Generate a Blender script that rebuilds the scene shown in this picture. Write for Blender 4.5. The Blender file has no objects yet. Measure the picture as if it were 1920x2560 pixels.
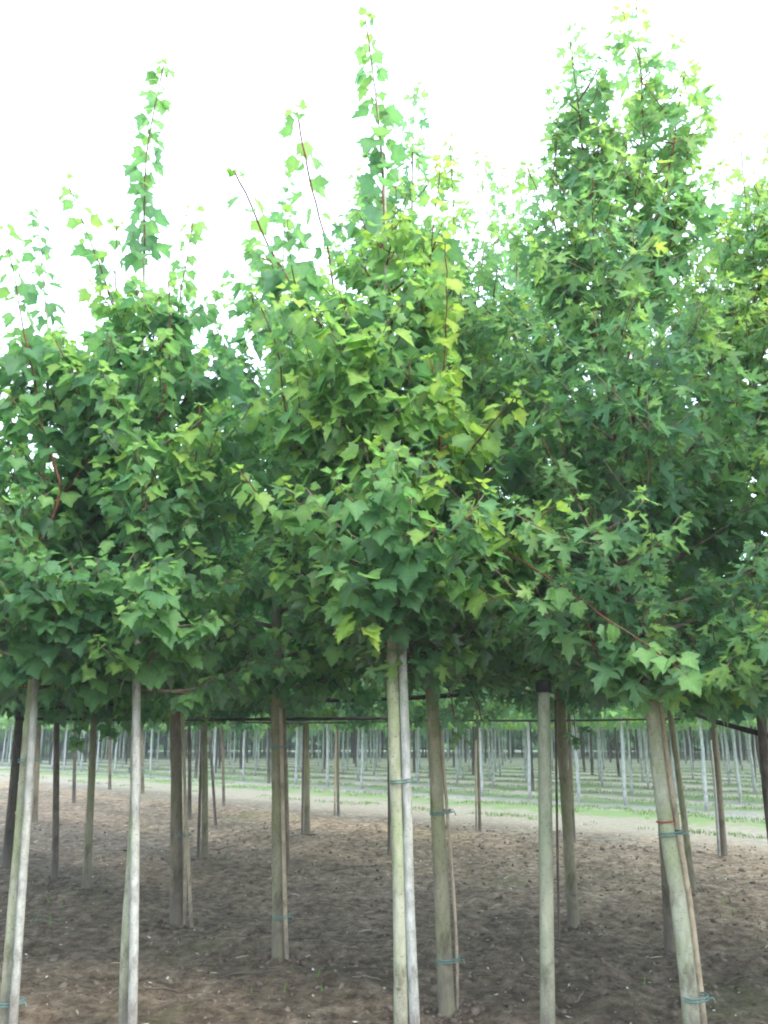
import bpy, math, random
import numpy as np
from mathutils import Vector, Matrix, noise
R = math.radians
rng = random.Random(7)

# ---------------------------------------------------------------- camera, world, sun, exposure
scn = bpy.context.scene
F, HZ, CAMH = 2150.0, 1835.0, 1.6          # focal length in photo pixels, horizon row, eye height
PITCH = math.atan((HZ - 1280) / F)
cam_data = bpy.data.cameras.new('camera')
cam_data.sensor_fit = 'VERTICAL'; cam_data.sensor_height = 24; cam_data.lens = F / 2560 * 24
cam_data.clip_start = 0.05; cam_data.clip_end = 3000
cam = bpy.data.objects.new('camera', cam_data); scn.collection.objects.link(cam)
cam.location = (0, 0, CAMH); cam.rotation_euler = (R(90) + PITCH, 0, 0)
scn.camera = cam
SUN_EL, SUN_AZ = R(38), R(140)              # sun behind the camera and to the right, veiled by thin cloud
world = bpy.data.worlds.new('World'); scn.world = world; world.use_nodes = True
wn = world.node_tree; bg = wn.nodes['Background']
sky = wn.nodes.new('ShaderNodeTexSky'); sky.sky_type = 'NISHITA'; sky.sun_disc = False
sky.sun_elevation = SUN_EL; sky.sun_rotation = SUN_AZ; sky.dust_density = 4; sky.air_density = 1.2
mixw = wn.nodes.new('ShaderNodeMixRGB'); mixw.inputs[0].default_value = 0.72
mixw.inputs[2].default_value = (9.1, 11.0, 13.2, 1)   # even bright cloud veil
wn.links.new(sky.outputs[0], mixw.inputs[1]); wn.links.new(mixw.outputs[0], bg.inputs[0])
bg.inputs[1].default_value = 0.13
sd = bpy.data.lights.new('sun', 'SUN'); sd.energy = 1.1; sd.angle = R(12); sd.color = (1, .96, .88)
sun = bpy.data.objects.new('sun', sd); scn.collection.objects.link(sun)
sv = Vector((math.sin(SUN_AZ) * math.cos(SUN_EL), math.cos(SUN_AZ) * math.cos(SUN_EL), math.sin(SUN_EL)))
sun.rotation_euler = (-sv).to_track_quat('-Z', 'Y').to_euler()
scn.view_settings.view_transform = 'Standard'; scn.view_settings.look = 'None'
scn.view_settings.gamma = 1; scn.view_settings.exposure = 1.6; scn.view_settings.use_curve_mapping = False
scn.render.engine = 'CYCLES'
scn.cycles.filter_width = 2.0
scn.cycles.max_bounces = 8; scn.cycles.transmission_bounces = 6; scn.cycles.diffuse_bounces = 4

# ---------------------------------------------------------------- helpers
def ray(px, py):
    x = (px - 960) / F; y = (1280 - py) / F
    return Vector((x, math.cos(PITCH) - y * math.sin(PITCH), math.sin(PITCH) + y * math.cos(PITCH)))
def at(px, py, Y):
    d = ray(px, py); return Vector((0, 0, CAMH)) + d * (Y / d.y)
def gnd(px, py):
    d = ray(px, py); return Vector((0, 0, CAMH)) + d * (-CAMH / d.z)
CP, SP = math.cos(PITCH), math.sin(PITCH)
def project(P):                                   # P: (n,3) array -> px, py, depth
    x, y, z = P[:, 0], P[:, 1], P[:, 2] - CAMH
    dep = np.maximum(y * CP + z * SP, 0.05); up = z * CP - y * SP
    return 960 + F * x / dep, 1280 - F * up / dep, dep

COL = scn.collection
def link(name, me, parent=None, loc=None):
    o = bpy.data.objects.new(name, me); COL.objects.link(o)
    if parent is not None: o.parent = parent
    if loc is not None: o.location = loc
    return o
def tag(o, label, cat, group=None, kind=None):
    if label: o['label'] = label
    if cat: o['category'] = cat
    if group: o['group'] = group
    if kind: o['kind'] = kind
    return o
def np_mesh(name, V, T, mat, colors=None, smooth=True):
    me = bpy.data.meshes.new(name)
    V = np.asarray(V, np.float32); T = np.asarray(T, np.int32)
    me.vertices.add(len(V)); me.vertices.foreach_set('co', V.ravel())
    me.loops.add(T.size); me.loops.foreach_set('vertex_index', T.ravel())
    me.polygons.add(len(T)); k = T.shape[1]
    me.polygons.foreach_set('loop_start', np.arange(0, T.size, k, dtype=np.int32))
    me.polygons.foreach_set('use_smooth', np.full(len(T), smooth, dtype=bool))
    if colors is not None:
        a = me.color_attributes.new('tint', 'FLOAT_COLOR', 'POINT')
        a.data.foreach_set('color', np.asarray(colors, np.float32).ravel())
    me.materials.append(mat); me.update(); me.validate()
    return me
class Tubes:
    def __init__(s): s.V = []; s.Q = []; s.n = 0
    def add(s, pts, rad, sides=8, wob=0.0, cap=True):
        pts = [Vector(p) for p in pts]; prev = None; base = s.n; seed = rng.random() * 100
        for i, p in enumerate(pts):
            a = pts[min(i + 1, len(pts) - 1)] - pts[max(i - 1, 0)]
            if a.length < 1e-9: a = Vector((0, 0, 1))
            a.normalize()
            if prev is None: prev = a.orthogonal().normalized()
            u = (prev - a * prev.dot(a)).normalized(); prev = u; v = a.cross(u)
            r = rad[i] if hasattr(rad, '__len__') else rad
            for k in range(sides):
                t = 2 * math.pi * k / sides
                rr = r * (1 + (wob * noise.noise(Vector((math.cos(t) * 1.3 + seed, math.sin(t) * 1.3, i * .35))) if wob else 0))
                s.V.append(p + u * (math.cos(t) * rr) + v * (math.sin(t) * rr))
        n = len(pts)
        for i in range(n - 1):
            for k in range(sides):
                a0 = base + i * sides + k; a1 = base + i * sides + (k + 1) % sides
                s.Q.append((a0, a1, a1 + sides, a0 + sides))
        s.n += n * sides
        if cap:
            for e, off in ((pts[0], 0), (pts[-1], (n - 1) * sides)):
                s.V.append(e); c = s.n; s.n += 1
                for k in range(sides):
                    s.Q.append((base + off + k, base + off + (k + 1) % sides, c, c))
        return s
    def mesh(s, name, mat, origin=(0, 0, 0)):
        me = bpy.data.meshes.new(name); o = Vector(origin)
        Q = [q if q[2] != q[3] else q[:3] for q in s.Q]
        me.from_pydata([v - o for v in s.V], [], Q); me.materials.append(mat)
        me.polygons.foreach_set('use_smooth', [True] * len(Q)); me.update()
        return me
def resample(pts, step):
    """Catmull-Rom through pts at about the given spacing."""
    pts = [Vector(p) for p in pts]
    P = [pts[0] * 2 - pts[1]] + pts + [pts[-1] * 2 - pts[-2]]
    out = []
    for i in range(1, len(P) - 2):
        n = max(1, int((P[i + 1] - P[i]).length / step))
        for k in range(n):
            t = k / n; a, b, c, d = P[i - 1], P[i], P[i + 1], P[i + 2]
            out.append(0.5 * ((2 * b) + (c - a) * t + (2 * a - 5 * b + 4 * c - d) * t * t + (3 * b - a - 3 * c + d) * t ** 3))
    out.append(pts[-1]); return out

# ---------------------------------------------------------------- materials
def newmat(name, rough=.85):
    m = bpy.data.materials.new(name); m.use_nodes = True
    nt = m.node_tree; b = nt.nodes['Principled BSDF']; b.inputs['Roughness'].default_value = rough
    b.inputs['Specular IOR Level'].default_value = .25
    return m, nt, b
def N(nt, t, **kw):
    n = nt.nodes.new(t)
    for k, v in kw.items():
        if k.startswith('i_'): n.inputs[k[2:].replace('_', ' ')].default_value = v
        else: setattr(n, k, v)
    return n
def noise_node(nt, scale, detail=5, rough=.6, sc=(1, 1, 1), dist=0.0):
    tc = N(nt, 'ShaderNodeTexCoord'); mp = N(nt, 'ShaderNodeMapping'); mp.inputs['Scale'].default_value = sc
    n = N(nt, 'ShaderNodeTexNoise'); n.inputs['Scale'].default_value = scale; n.inputs['Detail'].default_value = detail
    n.inputs['Roughness'].default_value = rough; n.inputs['Distortion'].default_value = dist
    nt.links.new(tc.outputs['Object'], mp.inputs[0]); nt.links.new(mp.outputs[0], n.inputs['Vector'])
    return n
def ramp(nt, src, stops):
    r = N(nt, 'ShaderNodeValToRGB'); e = r.color_ramp.elements
    while len(e) < len(stops): e.new(.5)
    for q, (p, c) in zip(e, stops): q.position = p; q.color = (*c, 1) if len(c) == 3 else c
    nt.links.new(src, r.inputs[0]); return r
def mix(nt, fac, a, b, mode='MIX'):
    m = N(nt, 'ShaderNodeMixRGB', blend_type=mode)
    for s, k in ((fac, 0), (a, 1), (b, 2)):
        if hasattr(s, 'links'): nt.links.new(s, m.inputs[k])
        elif isinstance(s, (int, float)): m.inputs[k].default_value = s
        else: m.inputs[k].default_value = (*s, 1)
    return m.outputs[0]
def bark(name, c1, c2, moss, moss_amt, bump=.35, fine=26, dirt=True):
    m, nt, b = newmat(name, .9)
    n1 = noise_node(nt, fine, 6, .65, (1, 1, .35)); n2 = noise_node(nt, 2.6, 3, .6, (1.4, 1.4, .8)); n3 = noise_node(nt, 60, 3, .7, (1, 1, 1.6))
    base = ramp(nt, n1.outputs[0], [(.3, c1), (.7, c2)]).outputs[0]
    mf = ramp(nt, n2.outputs[0], [(.62 - moss_amt * .5, (0, 0, 0)), (.75, (1, 1, 1))]).outputs[0]
    col = mix(nt, mf, base, moss)
    sp = ramp(nt, n3.outputs[0], [(.30, (.35, .33, .30)), (.42, (1, 1, 1))]).outputs[0]
    col = mix(nt, .75, col, sp, 'MULTIPLY')
    n4 = noise_node(nt, 7, 5, .7, (1, 1, .5)); col = mix(nt, .8, col, ramp(nt, n4.outputs[0], [(.34, (.36, .33, .29)), (.47, (.95, .95, .95)), (.7, (1.25, 1.25, 1.22))]).outputs[0], 'MULTIPLY')
    tc = N(nt, 'ShaderNodeTexCoord'); sx = N(nt, 'ShaderNodeSeparateXYZ'); nt.links.new(tc.outputs['Object'], sx.inputs[0])
    ad = N(nt, 'ShaderNodeMath', operation='MULTIPLY_ADD'); ad.inputs[1].default_value = .5; nt.links.new(n4.outputs[0], ad.inputs[0]); nt.links.new(sx.outputs['Z'], ad.inputs[2])
    mr = N(nt, 'ShaderNodeMapRange'); mr.inputs[1].default_value = .62; mr.inputs[2].default_value = .30; mr.inputs[4].default_value = .7; nt.links.new(ad.outputs[0], mr.inputs[0])
    if bump > .17 and dirt: col = mix(nt, mr.outputs[0], col, (.15, .125, .105))
    nt.links.new(col, b.inputs['Base Color'])
    bp = N(nt, 'ShaderNodeBump'); bp.inputs['Strength'].default_value = bump; bp.inputs['Distance'].default_value = .006
    nt.links.new(n1.outputs[0], bp.inputs['Height']); nt.links.new(bp.outputs[0], b.inputs['Normal'])
    return m
M_BARK_PALE = bark('bark_pale', (.27, .27, .19), (.46, .455, .34), (.23, .29, .11), .35)
M_BARK_OLIVE = bark('bark_olive', (.19, .175, .12), (.33, .30, .21), (.21, .23, .09), .4)
M_BARK_BROWN = bark('bark_brown', (.13, .11, .08), (.25, .21, .15), (.16, .18, .07), .25)
M_BARK_DARK = bark('bark_dark', (.06, .05, .04), (.13, .11, .085), (.09, .10, .05), .2)
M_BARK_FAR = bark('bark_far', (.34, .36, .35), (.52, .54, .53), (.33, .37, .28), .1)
M_STAKE = bark('stake_bleached', (.26, .265, .235), (.49, .485, .45), (.26, .29, .18), .2, .2, 40)
M_STAKE_TAN = bark('stake_tan', (.36, .29, .20), (.52, .43, .31), (.34, .30, .18), .2, .2, 40)
M_STAKE_DARK = bark('stake_weathered', (.10, .08, .065), (.20, .165, .13), (.15, .13, .09), .1, .25, 40)
M_POST = bark('post_wood', (.24, .24, .17), (.38, .37, .27), (.20, .27, .15), .35, .3, 22)
M_RAIL = bark('rail_wood', (.035, .03, .028), (.07, .06, .05), (.05, .05, .035), .1, .3, 22, False)
M_TWIG = bark('twig_bark', (.10, .035, .022), (.20, .085, .05), (.12, .10, .06), .2, .15, 30)
M_BRANCH = bark('branch_bark', (.13, .10, .075), (.25, .21, .16), (.16, .19, .09), .3, .2, 30, False)
def flat(name, c, rough=.6):
    m, nt, b = newmat(name, rough); n = noise_node(nt, 30, 3)
    nt.links.new(ramp(nt, n.outputs[0], [(.3, tuple(v * .8 for v in c)), (.7, tuple(min(1, v * 1.15) for v in c))]).outputs[0], b.inputs['Base Color'])
    return m
M_TIE = flat('tie_plastic', (.15, .25, .23)); M_RED = flat('red_paint', (.36, .06, .06)); M_CAP = flat('rubber_cap', (.018, .017, .016))
def leafmat():
    m, nt, b = newmat('maple_leaf', .5)
    a = N(nt, 'ShaderNodeAttribute', attribute_name='tint'); n = noise_node(nt, 14, 4, .6)
    v = ramp(nt, n.outputs[0], [(.3, (.74, .78, .72)), (.7, (1.18, 1.14, 1.1))]).outputs[0]
    col = mix(nt, 1, a.outputs['Color'], v, 'MULTIPLY')
    g = N(nt, 'ShaderNodeNewGeometry')
    under = mix(nt, .55, col, (.24, .34, .27)); c2 = mix(nt, g.outputs['Backfacing'], col, under)
    nt.links.new(c2, b.inputs['Base Color']); b.inputs['Specular IOR Level'].default_value = .3
    tr = N(nt, 'ShaderNodeBsdfTranslucent')
    tcol = mix(nt, 1, col, (1.95, 2.1, 1.6), 'MULTIPLY'); nt.links.new(tcol, tr.inputs[0])
    ms = N(nt, 'ShaderNodeMixShader'); ms.inputs[0].default_value = .44
    nt.links.new(b.outputs[0], ms.inputs[1]); nt.links.new(tr.outputs[0], ms.inputs[2])
    nt.links.new(ms.outputs[0], nt.nodes['Material Output'].inputs[0])
    return m
M_LEAF = leafmat()

# ---------------------------------------------------------------- ground
S2 = math.sqrt(.5)
def relief(x, y):
    d = math.hypot(x, y); u = (x + y) * S2; w = (y - x) * S2
    h = .05 * noise.noise(Vector((u * .8, w * .25, 3)))
    if d < 40:
        k = 1 if u < 12.2 else .35
        h += k * (.045 * noise.noise(Vector((x * 2.1, y * 2.1, 1))) + .026 * noise.noise(Vector((x * 5, y * 5, 8))) + .013 * noise.noise(Vector((x * 15, y * 15, 5))))
        if d < 16: h += k * .011 * noise.noise(Vector((x * 34, y * 34, 2)))
    # soil thrown up along the tree rows and the lip where the digging stops
    if u < 12.4: h += .05 * math.exp(-((u - 10.9) / .45) ** 2) + .035 * math.exp(-((u - 4.4) / .4) ** 2) + .04 * math.exp(-((u - 7.6) / .4) ** 2)
    h -= .045 * math.exp(-((u - 12.5 - .3 * noise.noise(Vector((w * .7, 0, 0)))) / .3) ** 2)
    return h
def build_ground():
    ang = list(np.linspace(-34, 34, 300)) + list(np.linspace(40, 320, 36))
    rad = [0.0] + list(np.geomspace(1.0, 3.2, 8)) + list(np.geomspace(3.4, 40, 300)) + list(np.geomspace(43, 900, 26))
    V = []; na = len(ang)
    ca = [(math.sin(R(a)), math.cos(R(a))) for a in ang]
    for r in rad:
        for sx, cy in ca:
            x, y = r * sx, r * cy; V.append((x, y, relief(x, y) if r < 200 else 0))
    T = [(i * na + k, i * na + (k + 1) % na, (i + 1) * na + (k + 1) % na, (i + 1) * na + k) for i in range(len(rad) - 1) for k in range(na)]
    T = [t[::-1] for t in T]
    m, nt, b = newmat('soil', .95)
    n1 = noise_node(nt, 1.3, 6, .6); n2 = noise_node(nt, 9, 8, .7); n3 = noise_node(nt, 45, 5, .7); n4 = noise_node(nt, .55, 5, .6, (1, 1, 1), .6)
    soil = ramp(nt, n2.outputs[0], [(.36, (.065, .046, .031)), (.5, (.158, .118, .084)), (.66, (.28, .222, .165))]).outputs[0]
    soil = mix(nt, .6, soil, ramp(nt, n1.outputs[0], [(.34, (.55, .52, .48)), (.64, (1.35, 1.33, 1.3))]).outputs[0], 'MULTIPLY')
    soil = mix(nt, .5, soil, ramp(nt, n3.outputs[0], [(.35, (.5, .5, .5)), (.65, (1.25, 1.25, 1.25))]).outputs[0], 'MULTIPLY')
    mossf = ramp(nt, n4.outputs[0], [(.58, (0, 0, 0)), (.70, (.55, .55, .55))]).outputs[0]
    soil = mix(nt, mossf, soil, (.10, .11, .04))
    # across-row coordinate u: sandy track, then grassy strips between bare planting strips
    tc = N(nt, 'ShaderNodeTexCoord'); dt = N(nt, 'ShaderNodeVectorMath', operation='DOT_PRODUCT'); dt.inputs[1].default_value = (S2, S2, 0)
    nt.links.new(tc.outputs['Object'], dt.inputs[0])
    wob = noise_node(nt, .9, 5, .65); ad = N(nt, 'ShaderNodeMath', operation='MULTIPLY_ADD'); ad.inputs[1].default_value = 1.6
    nt.links.new(wob.outputs[0], ad.inputs[0]); nt.links.new(dt.outputs['Value'], ad.inputs[2])   # u + ~0.8
    def step(lo, hi):
        mr = N(nt, 'ShaderNodeMapRange'); mr.inputs[1].default_value = lo + .8; mr.inputs[2].default_value = hi + .8
        nt.links.new(ad.outputs[0], mr.inputs[0]); return mr.outputs[0]
    sand = ramp(nt, n2.outputs[0], [(.3, (.20, .175, .13)), (.7, (.34, .31, .24))]).outputs[0]
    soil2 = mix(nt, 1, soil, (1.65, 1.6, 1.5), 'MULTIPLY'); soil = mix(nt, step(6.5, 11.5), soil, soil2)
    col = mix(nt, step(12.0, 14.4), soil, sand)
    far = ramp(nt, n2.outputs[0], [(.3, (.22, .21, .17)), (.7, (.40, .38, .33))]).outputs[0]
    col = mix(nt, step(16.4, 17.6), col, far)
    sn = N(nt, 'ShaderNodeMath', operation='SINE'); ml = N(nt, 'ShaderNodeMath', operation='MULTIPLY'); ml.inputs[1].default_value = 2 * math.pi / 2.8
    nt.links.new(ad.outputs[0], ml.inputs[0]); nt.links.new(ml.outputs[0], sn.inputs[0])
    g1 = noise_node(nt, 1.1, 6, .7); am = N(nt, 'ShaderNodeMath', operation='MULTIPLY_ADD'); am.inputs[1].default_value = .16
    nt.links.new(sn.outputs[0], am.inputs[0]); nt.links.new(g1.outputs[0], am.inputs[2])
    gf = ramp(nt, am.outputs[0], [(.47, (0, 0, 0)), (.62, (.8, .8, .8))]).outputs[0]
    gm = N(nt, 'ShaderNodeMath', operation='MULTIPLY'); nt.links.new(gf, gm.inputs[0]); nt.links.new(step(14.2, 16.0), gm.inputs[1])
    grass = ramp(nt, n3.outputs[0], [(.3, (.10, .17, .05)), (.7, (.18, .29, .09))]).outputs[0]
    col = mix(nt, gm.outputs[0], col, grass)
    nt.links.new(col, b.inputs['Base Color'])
    bp = N(nt, 'ShaderNodeBump'); bp.inputs['Strength'].default_value = .9; bp.inputs['Distance'].default_value = .03
    nt.links.new(n2.outputs[0], bp.inputs['Height'])
    bp2 = N(nt, 'ShaderNodeBump'); bp2.inputs['Strength'].default_value = .7; bp2.inputs['Distance'].default_value = .01
    nt.links.new(n3.outputs[0], bp2.inputs['Height']); nt.links.new(bp.outputs[0], bp2.inputs['Normal']); nt.links.new(bp2.outputs[0], b.inputs['Normal'])
    tag(link('ground', np_mesh('ground', V, T, m)), 'bare tilled soil giving way to a sandy track and grassy strips', None, None, 'structure')
build_ground()

def vcolmat(name, rough=.9, transl=0):
    m, nt, b = newmat(name, rough); a = N(nt, 'ShaderNodeAttribute', attribute_name='tint')
    nt.links.new(a.outputs['Color'], b.inputs['Base Color']); return m
M_VC = vcolmat('loose_bits')
def scatter_mesh(name, templ, tris, pos, rot_scale, cols, mat, smooth=False):
    """templ (n,3); pos (m,3); rot_scale (m,3,3); cols (m,3)."""
    V = np.einsum('mij,nj->mni', rot_scale, templ) + pos[:, None, :]
    n = len(templ); T = (tris[None] + (np.arange(len(pos)) * n)[:, None, None]).reshape(-1, 3)
    C = np.ones((len(pos), n, 4), np.float32); C[:, :, :3] = cols[:, None, :]
    return np_mesh(name, V.reshape(-1, 3), T, mat, C.reshape(-1, 4), smooth)
nr = np.random.RandomState(11)
def rand_rot(m, tilt):
    az = nr.rand(m) * 2 * np.pi; t = nr.randn(m) * tilt; a2 = nr.rand(m) * 2 * np.pi
    def Rz(a): z = np.zeros_like(a); o = np.ones_like(a); return np.stack([np.stack([np.cos(a), -np.sin(a), z], -1), np.stack([np.sin(a), np.cos(a), z], -1), np.stack([z, z, o], -1)], -2)
    def Rx(a): z = np.zeros_like(a); o = np.ones_like(a); return np.stack([np.stack([o, z, z], -1), np.stack([z, np.cos(a), -np.sin(a)], -1), np.stack([z, np.sin(a), np.cos(a)], -1)], -2)
    return Rz(az) @ Rx(t) @ Rz(a2)
def ground_spots(m, d0, d1, half=30, umax=99, umin=-99):
    out = []
    while len(out) < m:
        d = math.sqrt(rng.uniform(d0 ** 1.2, d1 ** 1.2) ** (2 / 1.2)) ; a = R(rng.uniform(-half, half))
        x, y = d * math.sin(a), d * math.cos(a); u = (x + y) * S2
        if umin < u < umax: out.append((x, y, relief(x, y)))
    return np.array(out)
# clods
def clods():
    t = (1 + 5 ** .5) / 2
    iv = np.array([(-1, t, 0), (1, t, 0), (-1, -t, 0), (1, -t, 0), (0, -1, t), (0, 1, t), (0, -1, -t), (0, 1, -t), (t, 0, -1), (t, 0, 1), (-t, 0, -1), (-t, 0, 1)]) / 1.9
    it = np.array([(0, 11, 5), (0, 5, 1), (0, 1, 7), (0, 7, 10), (0, 10, 11), (1, 5, 9), (5, 11, 4), (11, 10, 2), (10, 7, 6), (7, 1, 8), (3, 9, 4), (3, 4, 2), (3, 2, 6), (3, 6, 8), (3, 8, 9), (4, 9, 5), (2, 4, 11), (6, 2, 10), (8, 6, 7), (9, 8, 1)])
    iv = iv * (1 + .35 * nr.randn(12, 1) * .6)
    m = 10500; pos = ground_spots(m, 3.4, 17, 32, 13.2)
    feet = [gnd(*q) for q in [(1119, 2534), (697, 2401), (443, 2314), (215, 2236), (1435, 2325), (1678, 2378), (1733, 2224), (720, 2187), (512, 2152), (767, 2091), (717, 2401), (1143, 2534), (136, 2195)]]
    for i in range(1300):
        g = feet[i % 13]; a, q = rng.uniform(0, 6.28), .03 + abs(rng.gauss(0, .09)); x, y = g.x + math.cos(a) * q, g.y + math.sin(a) * q; pos[i] = (x, y, relief(x, y) + .004)
    s = .004 + .026 * nr.rand(m) ** 3.4 + .016 * (nr.rand(m) > .975)
    Mx = rand_rot(m, 1.0) * s[:, None, None] * np.array([1, 1.3, .7])[None, None, :]
    c = np.array([.15, .115, .09])[None] * (.6 + .8 * nr.rand(m, 1))
    tag(link('clods', scatter_mesh('clods', iv, it, pos, Mx, c, M_VC, True)), 'small crumbs and clods of brown soil strewn over the ground', 'soil crumbs', None, 'stuff')
clods()
def litter():
    te = np.array([(-.5, 0, .05), (0, -.28, 0), (.5, 0, .12), (.1, .3, .1), (0, 0, -.06)]); tr = np.array([(0, 1, 4), (1, 2, 4), (2, 3, 4), (3, 0, 4)])
    m = 6500; pos = ground_spots(m, 3.4, 18, 32, 13.5); pos[:, 2] += .006
    s = .010 + .036 * nr.rand(m) ** 2.2
    pal = np.array([(.13, .085, .05), (.20, .14, .085), (.10, .07, .05), (.30, .25, .18), (.55, .52, .45), (.16, .17, .07)])
    ix = nr.choice(6, m, p=[.24, .24, .16, .19, .12, .05])
    c = pal[ix] * (.8 + .4 * nr.rand(m, 1))
    Mx = rand_rot(m, .5) * s[:, None, None]
    tag(link('leaf_litter', scatter_mesh('leaf_litter', te, tr, pos, Mx, c, M_VC)), 'dry curled leaf scraps and chips lying on the bare soil', 'leaf litter', None, 'stuff')
litter()
def straw():
    te = np.array([(-.5, -.035, 0), (.5, -.02, .03), (.5, .02, .05), (-.5, .035, .02), (0, .02, .09), (0, -.05, .05)]); tr = np.array([(0, 5, 4), (0, 4, 3), (5, 1, 2), (5, 2, 4), (0, 3, 5), (5, 4, 1)])
    m = 900; pos = ground_spots(m, 3.5, 15, 30, 12.5); pos[:, 2] += .005
    s = .03 + .09 * nr.rand(m) ** 2.5; pal = np.array([(.48, .41, .30), (.34, .27, .18), (.17, .12, .08), (.60, .56, .48)])
    c = pal[nr.choice(4, m, p=[.3, .3, .28, .12])] * (.8 + .4 * nr.rand(m, 1))
    tag(link('dry_stalks', scatter_mesh('dry_stalks', te, tr, pos, rand_rot(m, .12) * s[:, None, None], c, M_VC)), 'scattered bits of straw and broken twig on the soil', 'litter', None, 'stuff')
straw()
def grass():
    te = np.array([(-.12, 0, 0), (.12, 0, 0), (0, .35, 1.0)]); tr = np.array([(0, 1, 2)])
    P = []
    while len(P) < 42000:
        d = rng.uniform(13, 46); a = R(rng.uniform(-30, 30)); x, y = d * math.sin(a), d * math.cos(a); u = (x + y) * S2
        if u < 14.2: continue
        g = noise.noise(Vector((x * .9, y * .9, 4))) + .55 * math.sin((u + .2) * 2 * math.pi / 2.8) + .5 * noise.noise(Vector((x * 3, y * 3, 4)))
        if u < 16.0: g -= .30
        if g > .22: P.append((x, y, relief(x, y) - .005))
    for _ in range(1500):                     # thin moss and seedlings near the trees
        x, y = rng.uniform(-4, 6), rng.uniform(6, 14)
        if noise.noise(Vector((x * .8, y * .8, 9))) > .25: P.append((x, y, relief(x, y)))
    P = np.array(P); m = len(P); s = .03 + .05 * nr.rand(m)
    Mx = rand_rot(m, .25) * s[:, None, None] * np.array([1.0, 1, 1])[None, None]
    c = np.array([.085, .19, .045])[None] * (.6 + .8 * nr.rand(m, 1)) + np.array([.06, .03, 0])[None] * nr.rand(m, 1)
    tag(link('grass', scatter_mesh('grass', te, tr, P, Mx, c, M_VC)), 'short sparse green grass in strips along the sandy track', 'grass', None, 'stuff')
grass()
for i in range(16):                           # larger loose twigs
    px, py, L, az, pale = [(600, 2318, .26, .1, 1), (850, 2325, .16, 1.0, 1), (950, 2350, .14, .2, 1), (810, 2352, .75, -.2, 0), (640, 2438, .5, 0, 0), (920, 2460, .2, .1, 1),
        (1450, 2500, .2, 1.1, 1), (1330, 2450, .12, .3, 1), (1060, 2360, .2, .4, 1), (420, 2475, .3, .5, 0), (1540, 2250, .15, .2, 1), (1240, 2380, .12, 2, 1),
        (570, 2130, .5, .3, 0), (860, 2180, .6, -.1, 0), (1840, 2440, .3, .6, 0), (250, 2390, .35, 2.8, 0)][i]
    g = gnd(px, py); T = Tubes(); pts = []
    for k in range(6):
        t = (k / 5 - .5) * L; x, y = g.x + math.cos(az) * t + .03 * L * math.sin(k * 2.1 + i), g.y + math.sin(az) * t + .06 * L * math.cos(k * 1.7 + i)
        pts.append((x, y, relief(x, y) + .008))
    T.add(pts, [.005, .006, .006, .005, .004, .0025], 5)
    o = link('fallen_twig', T.mesh('fallen_twig', M_STAKE_TAN if pale else M_BARK_DARK, g), None, g)
    tag(o, ('pale dry twig' if pale else 'dark crooked stick') + ' lying on the soil ' + ['just right of the mossy strapped trunk', 'midway between mossy strapped trunk and middle stems', 'close left of the middle stems', 'left of the middle stems, long and thin', 'below the foot of the mossy strapped trunk', 'near the bottom edge left of the middle stems', 'between capped post and red-banded trunk', 'just left of the capped post', 'between middle stems and olive trunk', 'between whitish stake and mossy strapped trunk', 'behind the capped post on its right', 'between olive trunk and capped post',
        'far back between the thin stakes left of centre', 'far back left of the middle stems', 'near the bottom right corner', 'between leftmost stake and whitish stake'][i], 'twig', 'loose twigs on the soil')

# ---------------------------------------------------------------- leaves
def outline(kind):
    if kind == 1: h = [(.08, -.06), (.25, -.10), (.46, -.04), (.44, .09), (.56, .20), (.54, .31), (.69, .54), (.51, .57), (.35, .56), (.37, .72), (.22, .79), (.15, .90)]; tip = (0, 1.10)
    elif kind == 3: h = [(.22, -.09), (.46, .02), (.66, .52), (.33, .55), (.25, .80)]; tip = (0, 1.08)
    elif kind == 4: h = [(.36, -.03), (.20, .15), (.66, .56), (.20, .42), (.28, .82)]; tip = (0, 1.10)
    else: h = [(.08, -.03), (.40, -.03), (.22, .15), (.46, .27), (.68, .58), (.42, .53), (.20, .42), (.20, .62), (.30, .84), (.13, .84)]; tip = (0, 1.10)
    return [(0, 0)] + h + [tip] + [(-x, y) for x, y in h[::-1]]
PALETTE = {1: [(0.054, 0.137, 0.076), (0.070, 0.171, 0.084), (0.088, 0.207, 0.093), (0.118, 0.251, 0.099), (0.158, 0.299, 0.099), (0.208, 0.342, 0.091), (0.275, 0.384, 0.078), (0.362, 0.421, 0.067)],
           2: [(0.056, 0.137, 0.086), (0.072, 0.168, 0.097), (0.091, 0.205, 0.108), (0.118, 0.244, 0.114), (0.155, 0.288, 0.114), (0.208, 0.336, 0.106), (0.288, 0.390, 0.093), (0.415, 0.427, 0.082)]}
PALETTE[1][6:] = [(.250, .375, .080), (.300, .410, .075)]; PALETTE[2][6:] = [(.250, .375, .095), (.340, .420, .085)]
PALETTE[3] = PALETTE[1]; PALETTE[4] = PALETTE[2]
NV = 6
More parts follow.
